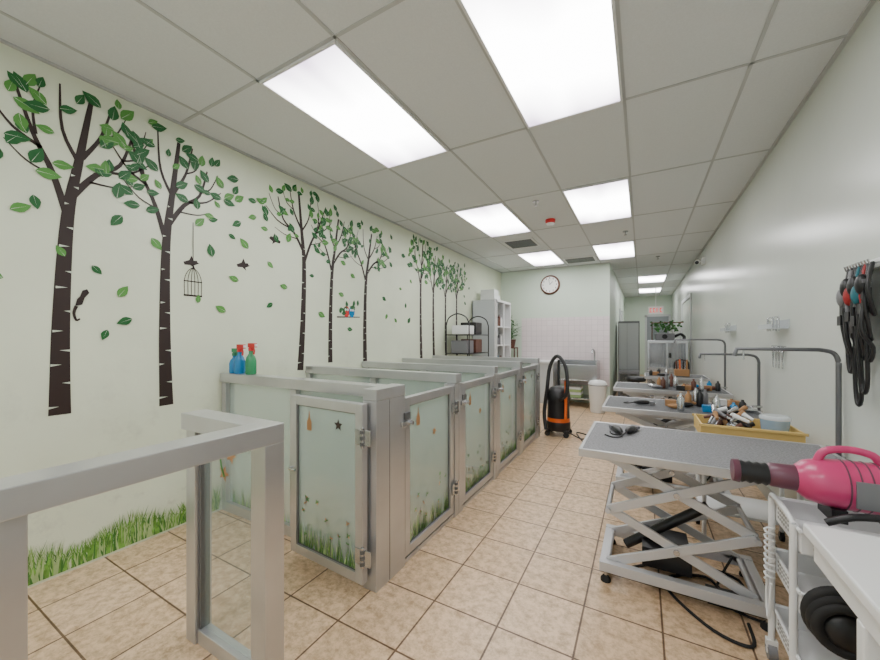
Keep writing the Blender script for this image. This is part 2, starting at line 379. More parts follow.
# ------------------------------------------------------------ pens
XF=-1.18; PT=1.035; RH=.07; RW=.08
DY=[1.60,2.39,3.17,3.96,4.75]
def decal_grass_pane(b,p0,p1,z,n,h0,off):
    p0=Vector(p0);p1=Vector(p1);off=Vector(off)
    for i in range(n):
        t=random.random(); p=p0.lerp(p1,t)+off; d=(p1-p0).normalized(); h=h0*random.uniform(.3,1); w=random.uniform(.0015,.004); l=random.uniform(-.03,.03)
        b.poly([p+Vector((0,0,z))-d*w,p+Vector((0,0,z))+d*w,p+d*l+Vector((0,0,z+h))],random.choice(['grass','grassd','grassd','grassl']))
def flat_leaf(b,c,d,ang,L,m,off):
    d=Vector(d);c=Vector(c)+Vector(off);u=Vector((0,0,1))
    f=lambda a,w: c+d*(a*math.cos(ang)-w*math.sin(ang))+u*(a*math.sin(ang)+w*math.cos(ang))
    b.poly([f(0,0),f(L*.4,L*.28),f(L,0),f(L*.4,-L*.28)],m)
def gate(b,p0,p1,z0,z1,out,handle_end=1,star=False):
    p0=Vector((*p0,0));p1=Vector((*p1,0));d=(p1-p0).normalized();n=Vector((*out,0)); fw=.05;th=.04
    L=(p1-p0).length
    def V(a,c,za,zb,m,t=th):
        vs=[p0+d*x+n*(t/2*y)+Vector((0,0,z)) for x in (a,c) for y in (-1,1) for z in (za,zb)]
        b.add(vs,[(0,1,3,2),(4,6,7,5),(0,4,5,1),(2,3,7,6),(0,2,6,4),(1,5,7,3)],m)
    V(0,fw,z0,z1,'alu'); V(L-fw,L,z0,z1,'alu'); V(fw,L-fw,z0,z0+fw,'alu'); V(fw,L-fw,z1-fw,z1,'alu')
    V(fw-.003,L-fw+.003,z0+fw-.003,z1-fw+.003,'frost',.008)
    g=.006
    V(fw,fw+g,z0+fw,z1-fw,'aluD',.02);V(L-fw-g,L-fw,z0+fw,z1-fw,'aluD',.02);V(fw,L-fw,z0+fw,z0+fw+g,'aluD',.02);V(fw,L-fw,z1-fw-g,z1-fw,'aluD',.02)
    q0=p0+d*(fw+.01);q1=p1-d*(fw+.01)
    decal_grass_pane(b,q0,q1,z0+fw+.006,int(L*260),.15,n*.006)
    for i in range(12):
        c=q0.lerp(q1,random.uniform(.08,.92))+Vector((0,0,z0+fw+random.uniform(.06,.30)))
        for a in range(4): flat_leaf(b,c,d,.4+a*1.57+random.random()*.3,.018,random.choice(['grassd','grassd','tan','grey']),n*.007)
    c=q0.lerp(q1,.2)+Vector((0,0,z1-fw-.14))+n*.007
    b.poly([c+d*x+Vector((0,0,z)) for x,z in ((-.02,0),(.02,0),(.02,.05),(.006,.075),(.002,.11),(-.002,.11),(-.006,.075),(-.02,.05))],'tan')
    if star:
        c=q0.lerp(q1,.72)+Vector((0,0,z1-fw-.08))+n*.007; vs=[]
        for k in range(10):
            r=.034 if k%2==0 else .014; a=math.pi/2+k*math.pi/5; vs.append(c+d*(r*math.cos(a))+Vector((0,0,r*math.sin(a))))
        b.poly(vs,'trunk')
    else:
        c=q0.lerp(q1,.6)+Vector((0,0,z1-fw-.22))
        for a in range(5): flat_leaf(b,c,d,a*1.256,.03,'tan',n*.007)
def hinge(b,x,y,z,ax='y'):
    b.tube([(x,y,z-.05),(x,y,z+.05)],.010,'steel',10)
    for q in (-.03,0,.03): b.tube([(x,y,z+q-.009),(x,y,z+q+.009)],.013,'aluD',10)
    if ax=='x': b.box(x-.05,x+.05,y,y+.006,z-.04,z+.04,'steel')
    else: b.box(x-.006,x,y-.05,y+.05,z-.04,z+.04,'steel')

b=B('dog_pen_enclosure')
GT=.955
b.box(XF-.09,XF,1.44,1.55,0,PT-RH+.01,'alu'); b.box(XF-.09,XF,1.557,1.695,0,PT-RH+.01,'alu')
b.box(XF-.088,XF-.002,1.548,1.559,0,PT-RH,'aluD')
b.box(XF-.09,XF,1.44,1.695,PT-RH+.012,PT,'alu')
for y in DY[1:]:
    b.box(XF-.09,XF,y-.065,y-.003,0,PT-RH,'alu'); b.box(XF-.09,XF,y+.003,y+.065,0,PT-RH,'alu'); b.box(XF-.088,XF-.003,y-.005,y+.005,0,PT-RH,'aluD')
for i,y in enumerate(DY):
    b.box(XL+.008,XF-.09 if i==0 else XF,y-.045,y+.045,PT-RH+.005,PT,'alu')
    b.box(XL+.008,XF-.09,y-.03,y+.03,0.0,.07,'alu')
    b.box(XL+.008,XL+.06,y-.035,y+.035,.07,PT-RH,'alu'); b.box(-2.0,-1.94,y-.035,y+.035,.07,PT-RH,'alu')
    b.box(XL+.06,-2.0,y-.005,y+.005,.07,PT-RH,'frost'); b.box(-1.94,XF-.09,y-.005,y+.005,.07,PT-RH,'frost')
decal_grass_pane(b,(XL+.07,1.59,0),(-1.3,1.59,0),.075,220,.15,(0,0,0))
for i in range(4): 
    y0=DY[i]+(.10 if i==0 else .07); y1=DY[i+1]-.07
    b.box(XF-.07,XF-.01,y0-.005,y1+.005,0,.025,'alu')
    gate(b,(XF-.025,y0+.004),(XF-.025,y1-.004),.04,GT,(1,0),star=(i==3))
    hinge(b,XF+.012,y1+.0,.22); hinge(b,XF+.012,y1+.0,.80)
    b.box(XF,XF+.018,y0-.05,y0+.05,.80,.83,'steel'); b.tube([(XF+.018,y0+.02,.815),(XF+.04,y0+.02,.815)],.012,'steel',10); b.box(XF,XF+.014,y0-.02,y0+.035,.835,.875,'aluD')
b.done(.002)
b=B('open_pen_gate')
gate(b,(-1.80,1.435),(-1.225,1.405),.055,.965,(0,-1),star=True)
hinge(b,-1.22,1.38,.20,'x'); hinge(b,-1.22,1.38,.80,'x')
b.tube([(-1.77,1.41,.55),(-1.77,1.38,.55),(-1.72,1.38,.55)],.008,'steel')
b.done(.002)

# foreground fence
b=B('glass_partition_fence')
FX0,FX1=XF-.10,XF; T=.98
b.box(FX0,FX1,-1.2,.90,T-.07,T,'alu')
b.box(-1.72,FX0,.80,.90,T-.07,T,'alu')
b.box(FX0+.015,FX1,.82,.90,0,T-.07,'alu')
b.box(-1.72,-1.65,.82,.89,0,T-.07,'alu')
b.box(FX0+.01,FX1-.01,.17,.25,0,T-.07,'alu'); b.box(FX0+.01,FX1-.01,-1.2,-1.12,0,T-.07,'alu')
b.box(-1.65,FX0,.83,.88,.0,.06,'alu')
b.box(-1.65,FX0+.015,.85,.858,.06,T-.07,'clear')
b.box(-1.65,-1.635,.835,.875,.06,T-.07,'aluD'); b.box(FX0,FX0+.015,.835,.875,.06,T-.07,'aluD')
for z in (.83,.75):
    for a in range(5): flat_leaf(b,(-1.45+(z-.8)*.6,.845,z),(1,0,0),a*1.256,.035,'tan',(0,0,0))
b.tube([(-1.5,.84,.83),(-1.49,.84,.78),(-1.47,.84,.74)],.003,'grassd')
b.done(.003)

# spray bottles
def bottle(x,y,z,m,cap,h=.16,name='spray_bottle'):
    b=B(name); b.lathe((x,y,z),[(.034,0),(.037,.01),(.037,h*.55),(.030,h*.72),(.014,h*.88),(.014,h)],m)
    b.lathe((x,y,z+h),[(.018,0),(.018,.02),(.012,.025)],cap)
    b.box(x-.02,x+.055,y-.012,y+.012,z+h+.025,z+h+.055,cap); b.box(x+.055,x+.068,y-.008,y+.008,z+h+.032,z+h+.05,'white')
    b.tube([(x+.03,y,z+h+.025),(x+.04,y,z+h),(x+.035,y,z+h-.025)],.006,cap); b.done()
bottle(-2.60,1.60,PT+.002,'teal','red'); bottle(-2.48,1.61,PT+.002,'green','red',.17)
bottle(-2.68,1.61,PT+.002,'teal','green',.13)

# ------------------------------------------------------------ grooming tables
def gtable(x0,x1,y0,y1,h,top='mat',bx0=None,bx1=None,leg='steelp'):
    b=B('grooming_table'); th=.04
    b.box(x0,x1,y0,y1,h-.012,h-.002,top)
    b.box(x0+.02,x1-.02,y0+.02,y1-.02,h-th,h-.012,'grey')
    e=.016
    b.box(x0-e,x1+e,y0-e,y0,h-th,h,'alu');b.box(x0-e,x1+e,y1,y1+e,h-th,h,'alu');b.box(x0-e,x0,y0,y1,h-th,h,'alu');b.box(x1,x1+e,y0,y1,h-th,h,'alu')
    bx0=bx0 if bx0 is not None else x0+.08; bx1=bx1 if bx1 is not None else x1-.2
    ya,yb=y0+.13,y1-.13
    zb=.09; zt=h-th-.035; zm=(zb+zt)/2
    for y in (ya,yb):
        b.box(bx0,bx1,y-.02,y+.02,zb-.035,zb+.015,leg); b.box(bx0,bx1,y-.02,y+.02,zt-.005,zt+.035,leg)
        for k,(a,c) in enumerate(((zb,zm),(zm,zt))):
            yy=y+(.03 if y==ya else -.03)
            b.beam((bx0+.04,yy,a),(bx1-.06,yy,c),.016,.045,leg,up=(0,0,1)); b.beam((bx1-.06,yy+.018,a),(bx0+.04,yy+.018,c),.016,.045,leg)
            xm=(bx0+bx1-.02)/2; b.tube([(xm,yy-.02,(a+c)/2),(xm,yy+.035,(a+c)/2)],.014,'steel',10)
        for x in (bx0+.03,bx1-.03):
            b.tube([(x,y,.055),(x,y,.025)],.008,'steel'); b.lathe((x,y,0),[(.026,0),(.026,.012),(.014,.028)],'rubber',12)
    for x,z in ((bx0+.04,zb),(bx1-.06,zb),(bx0+.04,zm),(bx1-.06,zm),(bx0+.04,zt),(bx1-.06,zt)): b.tube([(x,ya,z),(x,yb,z)],.013,leg,10)
    b.box(bx0,bx0+.04,ya,yb,zb-.03,zb+.01,leg);b.box(bx1-.04,bx1,ya,yb,zb-.03,zb+.01,leg)
    b.tube([(bx0+.12,(ya+yb)/2,zb+.03),(bx1-.22,(ya+yb)/2,zm+.05)],.025,'black',10)
    b.box(bx0+.2,bx0+.42,ya+.08,yb-.06,zb+.0,zb+.10,'black')
    b.tube(crom([(bx1-.1,yb-.1,zb+.05),(bx1-.2,ya+.1,.03),(bx1-.05,ya+.02,.012),(bx1+.04,ya+.1,.012),(bx1+.03,yb,.012)]),.006,'rubber')
    return b.done(.002)
gtable(-.27,.82,1.99,2.66,.73,'mat',-.20,.52)
gtable(-.28,.80,3.35,3.98,.72,'matD')
gtable(-.28,.80,4.70,5.30,.72,'matD')
gtable(.05,.80,6.1,6.7,.74,'matD')
def arm(x,y,zt,z1,xl,drop=.04,m='aluD'):
    b=B('grooming_arm')
    b.tube(crom([(x,y,zt-.10),(x,y,z1-.12),(x,y,z1-.06),(x-.02,y,z1-.015),(x-.07,y,z1)],5)+[Vector((xl,y,z1)),Vector((xl-.01,y,z1-drop))],.011,m,10)
    b.box(x-.02,x+.02,y-.02,y+.02,zt-.07,zt-.02,'steel') ; b.box(x-.04,x+.02,y-.02,y+.02,zt+.003,zt+.02,'steel'); b.tube([(x,y-.05,zt-.045),(x,y+.02,zt-.045)],.008,'black')
    b.tube([(xl+.03,y,z1),(xl+.03,y,z1-.06)],.004,'steel'); b.done()
arm(.862,2.56,.73,1.24,.46)
arm(.845,3.9,.72,1.16,.45)
arm(.83,5.2,.72,1.28,.35)

def clipper(x,y,z,a):
    b=B('hair_clipper'); b.T=Matrix.Translation((x,y,z))@Matrix.Rotation(a,4,'Z')
    b.sph((0,0,.02),(.075,.024,.019),'black',14,8); b.box(.055,.095,-.022,.022,.006,.028,'grey')
    for i in range(8): b.box(.095,.106,-.021+.0055*i,-.018+.0055*i,.008,.016,'steel')
    b.tube(crom([(-.07,0,.018),(-.12,.01,.008),(-.13,.06,.005),(-.08,.09,.005)]),.004,'rubber'); b.done()
clipper(-.13,2.42,.729,1.9); clipper(-.06,2.46,.729,1.3)
b=B('power_cable')
b.tube(crom([(.42,2.1,.008),(.40,1.95,.008),(.25,2.0,.008),(.1,2.25,.008),(.3,2.4,.008),(.4,2.2,.008),(.45,2.45,.008),(.2,2.5,.008),(-.05,2.3,.008)],6),.007,'rubber',6)
b.box(.28,.42,2.18,2.26,.0,.05,'black')
b.done()

# yellow trolley
b=B('yellow_tray_trolley')
x0,x1,y0,y1,z0,z1=.32,.80,2.76,3.10,.68,.765
b.box(x0,x1,y0,y1,z0,z0+.01,'yellow')
for a in ((x0,x1,y0,y0+.01),(x0,x1,y1-.01,y1),(x0,x0+.01,y0+.01,y1-.01),(x1-.01,x1,y0+.01,y1-.01)): b.box(*a,z0+.01,z1,'yellow')
for a in ((x0-.01,x1+.01,y0-.01,y0),(x0-.01,x1+.01,y1,y1+.01)): b.box(*a,z1-.015,z1,'yellow')
b.box(x0,x1,y0,y1,.22,.235,'whitem')
for x in (x0+.02,x1-.02):
    for y in (y0+.02,y1-.02):
        b.tube([(x,y,.06),(x,y,z0)],.012,'whitem'); b.tube([(x-.01,y,.03),(x+.01,y,.03)],.03,'rubber',12); b.box(x-.014,x+.014,y-.008,y+.008,.03,.065,'steel')
b.done(.002)
b=B('grooming_tools_pile')
for i in range(46):
    x=random.uniform(x0+.07,x1-.22);y=random.uniform(y0+.05,y1-.05);a=random.uniform(0,3);L=random.uniform(.05,.08)
    zz=z0+.03+random.random()*.12
    b.tube([(x-L*math.cos(a)*.5,y-L*math.sin(a)*.5,zz),(x+L*math.cos(a)*.5,y+L*math.sin(a)*.5,zz+.025)],[.009,.015],random.choice(['black','brown','grey','steel','black','white','steel','tan']),8)
b.box(x0+.03,x1-.2,y0+.03,y1-.03,z0+.011,z0+.03,'grey')
b.done()
b=B('plastic_storage_tub'); b.lathe((.71,2.93,z0+.011),[(.06,0),(.07,.10),(.07,.11)],'bluecl',20); b.lathe((.71,2.93,z0+.122),[(.075,0),(.075,.018),(.06,.024)],'clearc',20); b.done()

# ------------------------------------------------------------ utility cart
b=B('utility_cart')
cx0,cx1,cy0,cy1=.47,.86,1.66,1.96
def tray(z,hh=.075):
    b.box(cx0,cx1,cy0,cy1,z,z+.006,'whitem')
    for a in ((cx0,cx1,cy0,cy0+.006),(cx0,cx1,cy1-.006,cy1),(cx0,cx0+.006,cy0+.006,cy1-.006),(cx1-.006,cx1,cy0+.006,cy1-.006)): b.box(*a,z+.006,z+hh,'whitem')
    b.tube([(cx0-.002,cy0-.002,z+hh),(cx1+.002,cy0-.002,z+hh),(cx1+.002,cy1+.002,z+hh),(cx0-.002,cy1+.002,z+hh),(cx0-.002,cy0-.002,z+hh)],.007,'whitem')
    for r in range(3):
        for i in range(9): y=cy0+.055+.022*i; b.box(cx0-.001,cx0,y,y+.009,z+.018+.017*r,z+.027+.017*r,'grey')
        for i in range(15): x=cx0+.03+.022*i; b.box(x,x+.009,cy0-.001,cy0,z+.018+.017*r,z+.027+.017*r,'grey')
for z in (.57,.36,.13): tray(z)
for y in (cy0+.03,cy1-.03):
    for x in (cx0-.012,cx1+.002):
        b.tube([(x,y,.05),(x,y,.655)],.011,'whitem',10)
        b.tube([(x-.014,y,.032),(x+.014,y,.032)],.032,'grey',16); b.tube([(x-.016,y,.032),(x+.016,y,.032)],.012,'white',10); b.box(x-.018,x+.018,y-.012,y+.012,.05,.08,'whitem')
b.tube(crom([(cx0-.012,cy0+.03,.655),(cx0-.02,cy0+.08,.68),(cx0-.02,cy1-.08,.68),(cx0-.012,cy1-.03,.655)]),.009,'whitem')
cp=[(cx0-.03+.015*math.cos(i*.9),1.88+.015*math.sin(i*.9),.55-i*.0035) for i in range(60)]
b.tube(cp,.0045,'white',6)
b.tube(crom([(cx0-.03,1.86,.34),(cx0-.035,1.87,.20),(cx0-.03,1.92,.26),(cx0-.03,1.90,.40)]),.005,'white',6)
b.done(.0015)
# pet dryer
b=B('pet_hair_dryer')
Rx=rot('Y',90); zc=.69+.086; dyc=1.83; bx=.50
b.lathe((bx,dyc,zc),[(.048,0),(.070,.025),(.082,.07),(.086,.13),(.086,.26),(.08,.29),(.05,.31)],'pink',28,Rx)
b.box(bx+.13,bx+.27,dyc-.09,dyc-.083,zc-.05,zc+.04,'grey')
for i in range(6): b.torus((bx+.12+.028*i,dyc,zc),.0865,.0025,'pinkD',Rx,24)
b.tube(crom([(bx+.06,dyc,zc+.072),(bx+.08,dyc,zc+.112),(bx+.14,dyc,zc+.126),(bx+.20,dyc,zc+.114),(bx+.22,dyc,zc+.080)]),.013,'pink',12)
b.lathe((bx,dyc,zc),[(.036,-.08),(.044,-.07),(.047,0)],'pinkD',20,Rx)
b.lathe((bx-.175,dyc,zc-.002),[(.037,0)]+[(.037+(.006 if i%2 else 0),.012*i+.006) for i in range(8)]+[(.037,.10)],'black',20,Rx)
b.lathe((bx-.185,dyc,zc-.002),[(.042,0),(.045,.02),(.038,.022)],'pinkD',20,Rx)
for x in (bx+.10,bx+.24): b.box(x-.02,x+.02,dyc-.06,dyc+.06,.655,.70,'black')
b.tube(crom([(.79,1.76,zc-.04),(.70,1.70,zc-.05),(.60,1.68,zc-.06),(.54,1.69,.68)]),.012,'black')
b.done()
b=B('hanging_black_hose')
for i in range(3): b.torus((.56,1.632-.012*i,.40-.01*i),.085-.008*i,.017,'rubber',rot('X',90),30)
b.tube([(.56,1.64,.46),(.56,1.645,.50)],.006,'steel'); b.sph((.57,1.615,.37),(.07,.03,.06),'black')
b.done()

# white side table in the foreground right
b=B('white_side_table')
sx0,sx1,sy0,sy1=.455,.875,-.2,1.60; zt=.70
b.box(sx0,sx1,sy0,sy1,zt-.035,zt,'white'); 
b.box(sx0+.02,sx1-.01,sy0+.02,sy1-.02,zt-.11,zt-.035,'white')
for x in (sx0+.04,sx1-.05):
    for y in (sy0+.05,sy1-.30): b.box(x-.02,x+.02,y-.02,y+.02,0,zt-.11,'white')
b.box(sx0+.04,sx1-.02,sy0+.05,sy1-.28,.24,.265,'white')
b.done(.006)

# ------------------------------------------------------------ right wall items
b=B('pet_harness_bundle')
b.box(XR-.02,XR-.001,2.20,2.44,1.60,1.64,'white')
for i,(mm) in enumerate(['black','black','redD','black','tealD','black','black','grey','black']):
    y=2.22+.025*i; L=random.uniform(.20,.42)
    b.tube([(XR-.02,y,1.62),(XR-.05,y,1.615),(XR-.055,y,1.635)],.004,'steel',6)
    b.tube(crom([(XR-.04,y,1.62),(XR-.07,y-.04,1.62-L*.5),(XR-.04,y-.01,1.62-L),(XR-.05,y+.045,1.62-L*.55),(XR-.04,y,1.62)]),.008,mm,6)
    b.box(XR-.075,XR-.05,y-.018,y+.018,1.60-L*.6,1.63-L*.6+.015,'black'); b.box(XR-.078,XR-.05,y-.02,y+.012,1.60-L*.3,1.615-L*.3,random.choice(['grey','black','steel']))
for i in range(6): b.sph((XR-.07,2.23+.034*i,1.53-.04*(i%2)),(.02,.028,.045),['black','tealD','black','redD','black','grey'][i],10,8)
for k,(ya,zb,mm) in enumerate(((2.28,1.06,'black'),(2.33,1.00,'black'),(2.40,1.14,'black'),(2.24,1.2,'black'))):
    b.tube(crom([(XR-.04,ya,1.6),(XR-.05-.01*k,ya-.035,1.35),(XR-.04,ya-.02,zb+.06),(XR-.04,ya+.01,zb),(XR-.04,ya+.035,zb+.12),(XR-.045,ya+.02,1.5)]),.008,mm,6)
b.done()
def wallrack(y,z,w,n,tools=True):
    b=B('wall_tool_holder'); b.box(XR-.006,XR-.001,y,y+w,z-.03,z+.03,'clearc'); b.box(XR-.10,XR-.006,y,y+w,z-.035,z-.029,'clearc'); b.box(XR-.10,XR-.095,y,y+w,z-.029,z,'clearc')
    for i in range(n):
        yy=y+w*(i+.5)/n; b.tube([(XR-.05,yy,z-.05),(XR-.05,yy,z+.03)],.006,'steel',6); b.torus((XR-.05,yy,z+.04),.013,.003,'steel',rot('X',90) if i%2 else rot('Y',90),12)
    b.done()
wallrack(3.35,1.40,.32,5); wallrack(4.95,1.41,.30,4)
b=B('hanging_scissors')
for i in range(4):
    y=3.42+.07*i; b.tube([(XR-.001,y,1.24),(XR-.03,y,1.24)],.004,'steel',6)
    for s in (-1,1): b.torus((XR-.02,y+s*.016,1.215),.017,.004,'steel',rot('Y',90),12); b.tube([(XR-.02,y+s*.008,1.20),(XR-.02,y-s*.006,1.08)],[.006,.003],'steel',6)
b.done()

# ------------------------------------------------------------ back area
b=B('wall_tile_backsplash'); b.box(-2.30,XC-.005,YB-.012,YB-.001,.35,1.73,'tile'); b.done()
b=B('wall_clock'); Ry=rot('X',90); c=(-1.69,YB-.001,2.42)
b.lathe(c,[(.20,0),(.205,.02),(.195,.04),(.17,.045)],'brown',32,Ry); b.lathe((c[0],c[1]-.028,c[2]),[(.168,0),(.168,.019)],'face',32,Ry)
for k in range(12):
    a=k*math.pi/6; b.box(c[0]+.14*math.cos(a)-.006,c[0]+.14*math.cos(a)+.006,YB-.052,YB-.048,c[2]+.14*math.sin(a)-.016,c[2]+.14*math.sin(a)+.016,'black')
b.beam((c[0],YB-.052,c[2]),(c[0]+.06,YB-.052,c[2]+.06),.004,.008,'black'); b.beam((c[0],YB-.054,c[2]),(c[0]-.02,YB-.054,c[2]+.12),.004,.006,'black'); b.done()
b=B('pet_wash_tub'); x0,x1,y0,y1=-1.42,-.72,7.1,7.74
b.box(x0,x1,y0,y1,.50,.52,'steel')
for a in ((x0,x1,y0,y0+.02),(x0,x1,y1-.02,y1),(x0,x0+.02,y0+.02,y1-.02),(x1-.02,x1,y0+.02,y1-.02)): b.box(*a,.52,.86 if a[3]>7.2 else .80,'steel')
for x in (x0+.04,x1-.04):
    for y in (y0+.04,y1-.04): b.tube([(x,y,0),(x,y,.5)],.02,'steel')
b.box(x0+.04,x1-.04,y0+.03,y1-.05,.15,.17,'steel')
b.tube(crom([(x1-.1,y1-.03,.86),(x1-.1,y1-.03,1.02),(x1-.12,y1-.12,1.08),(x1-.13,y1-.2,1.0)]),.014,'steel')
b.done(.003)
b=B('towel_stack'); 
for i in range(4): b.box(-1.30,-1.0,7.2,7.5,.171+.05*i,.216+.05*i,'white' if i%2 else 'grassl')
b.done(.012)
b=B('white_counter'); b.box(-2.30,-1.50,7.2,7.74,.80,.84,'white'); b.box(-2.28,-1.52,7.24,7.74,.0,.80,'doorw'); b.box(-1.93,-1.92,7.235,7.24,.05,.78,'grey'); b.done(.003)
b=B('trash_bin'); b.lathe((-.68,6.85,0),[(.11,0),(.12,.02),(.15,.46),(.155,.48),(.155,.50),(.12,.55),(.04,.565)],'white',24); b.torus((-.68,6.85,.48),.155,.006,'grey',None,24); b.done()
b=B('white_display_cabinet'); x0,x1,y0,y1=-2.76,-2.30,6.15,6.95; 
b.box(x0,x0+.02,y0,y1,0,2.0,'whitem'); b.box(x0,x1,y0,y0+.02,0,2.0,'clearc'); b.box(x0,x1,y1-.02,y1,0,2.0,'whitem')
for z in (0,.4,.8,1.15,1.5,1.98): b.box(x0+.02,x1,y0+.02,y1-.02,z,z+.02,'whitem')
for y in (y0,(y0+y1)/2-.015,y1-.03): b.box(x1,x1+.02,y,y+.03,0,2.0,'whitem')
for z in (0,1.96): b.box(x1,x1+.02,y0,y1,z,z+.04,'whitem')
b.tube([(x1-.01,y0,0),(x1-.01,y0,2)],.018,'whitem')
b.done(.002)
b=B('bottle_collection')
for z in (.82,1.17,1.52):
    for i in range(8):
        y=y0+.08+.085*i; hh=random.uniform(.12,.24); b.lathe((-2.45,y,z),[(.028,0),(.03,.01),(.03,hh*.8),(.012,hh*.9),(.012,hh)],random.choice(['white','teal','grey','black','white','brown']),10)
b.done()
b=B('folded_box_stack')
for i,(w,h) in enumerate(((.3,.12),(.22,.1))): b.box(-2.7,-2.42,6.4-.0*i,6.4+w,2.001+.12*i,2.0+.12*i+h,'white')
b.done(.004)
b=B('black_wire_rack'); x0,x1,y0,y1=-2.72,-2.32,5.05,5.85
for x in (x0,x1):
    for y in (y0,y1): b.tube([(x,y,0),(x,y,1.5)],.010,'black')
for z in (.15,.6,1.05,1.35):
    for x in (x0,x1): b.tube([(x,y0,z),(x,y1,z)],.008,'black',6)
    for i in range(14): y=y0+(y1-y0)*i/13; b.tube([(x0,y,z),(x1,y,z)],.004,'black',5)
for y in (y0,y1): b.tube(crom([(x0,y,1.5),(x0+.05,y,1.62),((x0+x1)/2,y,1.68),(x1-.05,y,1.62),(x1,y,1.5)]),.010,'black')
b.done()
b=B('stored_bin_group')
for z,mm,yo,hh in ((.16,'grey',5.15,.18),(.61,'white',5.2,.18),(1.06,'grey',5.10,.2),(1.06,'brown',5.45,.22),(1.36,'white',5.12,.14),(1.36,'black',5.44,.2)):
    b.box(-2.66,-2.38,yo,yo+.26,z,z+hh,mm)
b.done(.01)
def plant(name,x,y,z,n,r,h,pot=True):
    b=B(name)
    if pot: b.lathe((x,y,z),[(.07,0),(.10,.16),(.105,.17),(.09,.17)],'brown',16)
    zb=z+(.16 if pot else 0)
    for i in range(n):
        a=random.uniform(0,6.28); rr=r*random.random()**.6; hh=h*random.uniform(.1,1); 
        p=Vector((x+rr*math.cos(a),y+rr*math.sin(a),zb+hh*(1-.4*rr/r))); L=random.uniform(.06,.10)
        if i%3==0: b.tube([(x,y,zb),(x+rr*.3*math.cos(a),y+rr*.3*math.sin(a),zb+hh*.5),p],.004,'plant',5)
        d=Vector((math.cos(a),math.sin(a),random.uniform(-.5,.6))).normalized(); s=d.cross(Vector((0,0,1))).normalized()*L*.28
        b.add([p,p+d*L*.5+s,p+d*L,p+d*L*.5-s],[(0,1,2,3)],'plant')
    b.done()
b=B('plant_stand'); b.box(-2.55,-2.33,7.35,7.6,1.08,1.10,'brown') ; 
for x in (-2.54,-2.34):
    for y in (7.36,7.59): b.tube([(x,y,0),(x,y,1.08)],.012,'brown')
b.done()
plant('potted_plant',-2.44,7.46,1.10,120,.17,.62)
# vacuum
b=B('shop_vacuum'); vx,vy=-.98,5.0
b.lathe((vx,vy,.07),[(.14,0),(.155,.02),(.155,.10),(.15,.12)],'black',24)
b.lathe((vx,vy,.19),[(.148,0),(.148,.02),(.145,.04),(.145,.05)],'orange',24)
b.lathe((vx,vy,.24),[(.145,0),(.138,.23)],'black',24)
b.lathe((vx,vy,.47),[(.15,0),(.155,.03),(.14,.12),(.10,.17),(.04,.19)],'black',24)
for k in range(4):
    a=k*math.pi/2+.78; x=vx+.17*math.cos(a);y=vy+.17*math.sin(a); b.tube([(x,y-.015,.035),(x,y+.015,.035)],.035,'rubber',12); b.beam((vx+.1*math.cos(a),vy+.1*math.sin(a),.09),(x,y,.07),.05,.03,'black')
b.tube(crom([(vx+.05,vy-.15,.50),(vx+.14,vy-.18,.60),(vx+.12,vy-.12,.90),(vx,vy-.05,1.06),(vx-.10,vy-.05,.92),(vx-.13,vy-.10,.6),(vx-.16,vy-.12,.3),(vx-.12,vy-.2,.1)]),.024,'black',10)
b.tube([(vx-.02,vy+.10,.62),(vx-.02,vy+.13,1.0)],.018,'black',10); b.tube([(vx+.12,vy-.15,.25),(vx+.12,vy-.13,.75)],.018,'orange',10)
b.tube(crom([(vx+.1,vy-.1,.1),(vx+.3,vy-.1,.01),(vx+.42,vy+.05,.01),(vx+.2,vy+.2,.01),(vx+.35,vy-.25,.01)]),.008,'black',6)
b.done()

# ------------------------------------------------------------ corridor end
b=B('door_1'); b.box(.15,.80,YF-.05,YF-.005,0,2.05,'door'); b.box(.09,.15,YF-.06,YF-.002,0,2.1,'doorw'); b.box(.80,.86,YF-.06,YF-.002,0,2.1,'doorw'); b.box(.09,.86,YF-.06,YF-.002,2.05,2.12,'doorw'); b.box(.28,.66,YF-.06,YF-.05,1.2,1.8,'clear'); b.sph((.23,YF-.09,1.0),.03,'steel'); b.done()
b=B('door_2'); b.box(XC+.002,XC+.03,11.2,12.1,0,2.05,'doorw'); b.box(XC+.002,XC+.04,11.13,11.2,0,2.12,'doorw'); b.box(XC+.002,XC+.04,12.1,12.17,0,2.12,'doorw'); b.sph((XC+.07,11.3,1.0),.03,'steel'); b.done()
b=B('exit_sign'); b.box(.16,.54,12.2,12.24,2.0,2.22,'white'); b.tube([(.35,12.22,2.22),(.35,12.22,H)],.01,'white')
for i in range(4):
    x=.20+.085*i; b.box(x,x+.014,12.19,12.2,2.05,2.17,'redE'); 
    if i!=2: b.box(x+.014,x+.05,12.19,12.2,2.05,2.065,'redE'); b.box(x+.014,x+.05,12.19,12.2,2.155,2.17,'redE')
b.done()
b=B('hanging_garland')
for i in range(110):
    t=random.random(); x=.25+.55*t; z=1.66-.10*math.sin(t*math.pi*3)**2; p=Vector((x+random.uniform(-.05,.05),10.5+random.uniform(-.06,.06),z+random.uniform(-.08,.06)))
    d=Vector((random.uniform(-1,1),random.uniform(-1,1),random.uniform(-1,.4))).normalized();s=d.cross(Vector((0,1,.1))).normalized()*.025
    b.add([p,p+d*.045+s,p+d*.09,p+d*.045-s],[(0,1,2,3)],'plant')
b.tube([(.2,10.5,1.68),(.88,10.5,1.68)],.012,'brown'); b.tube([(.22,10.5,0),(.22,10.5,1.68)],.012,'brown'); b.done()
b=B('tall_metal_locker'); b.box(XC+.05,-.05,9.6,10.2,0,1.7,'grey'); b.box(XC+.07,-.07,9.59,9.6,.05,1.65,'doorw'); b.box(-.31,-.305,9.585,9.59,.05,1.65,'grey'); b.done(.003)
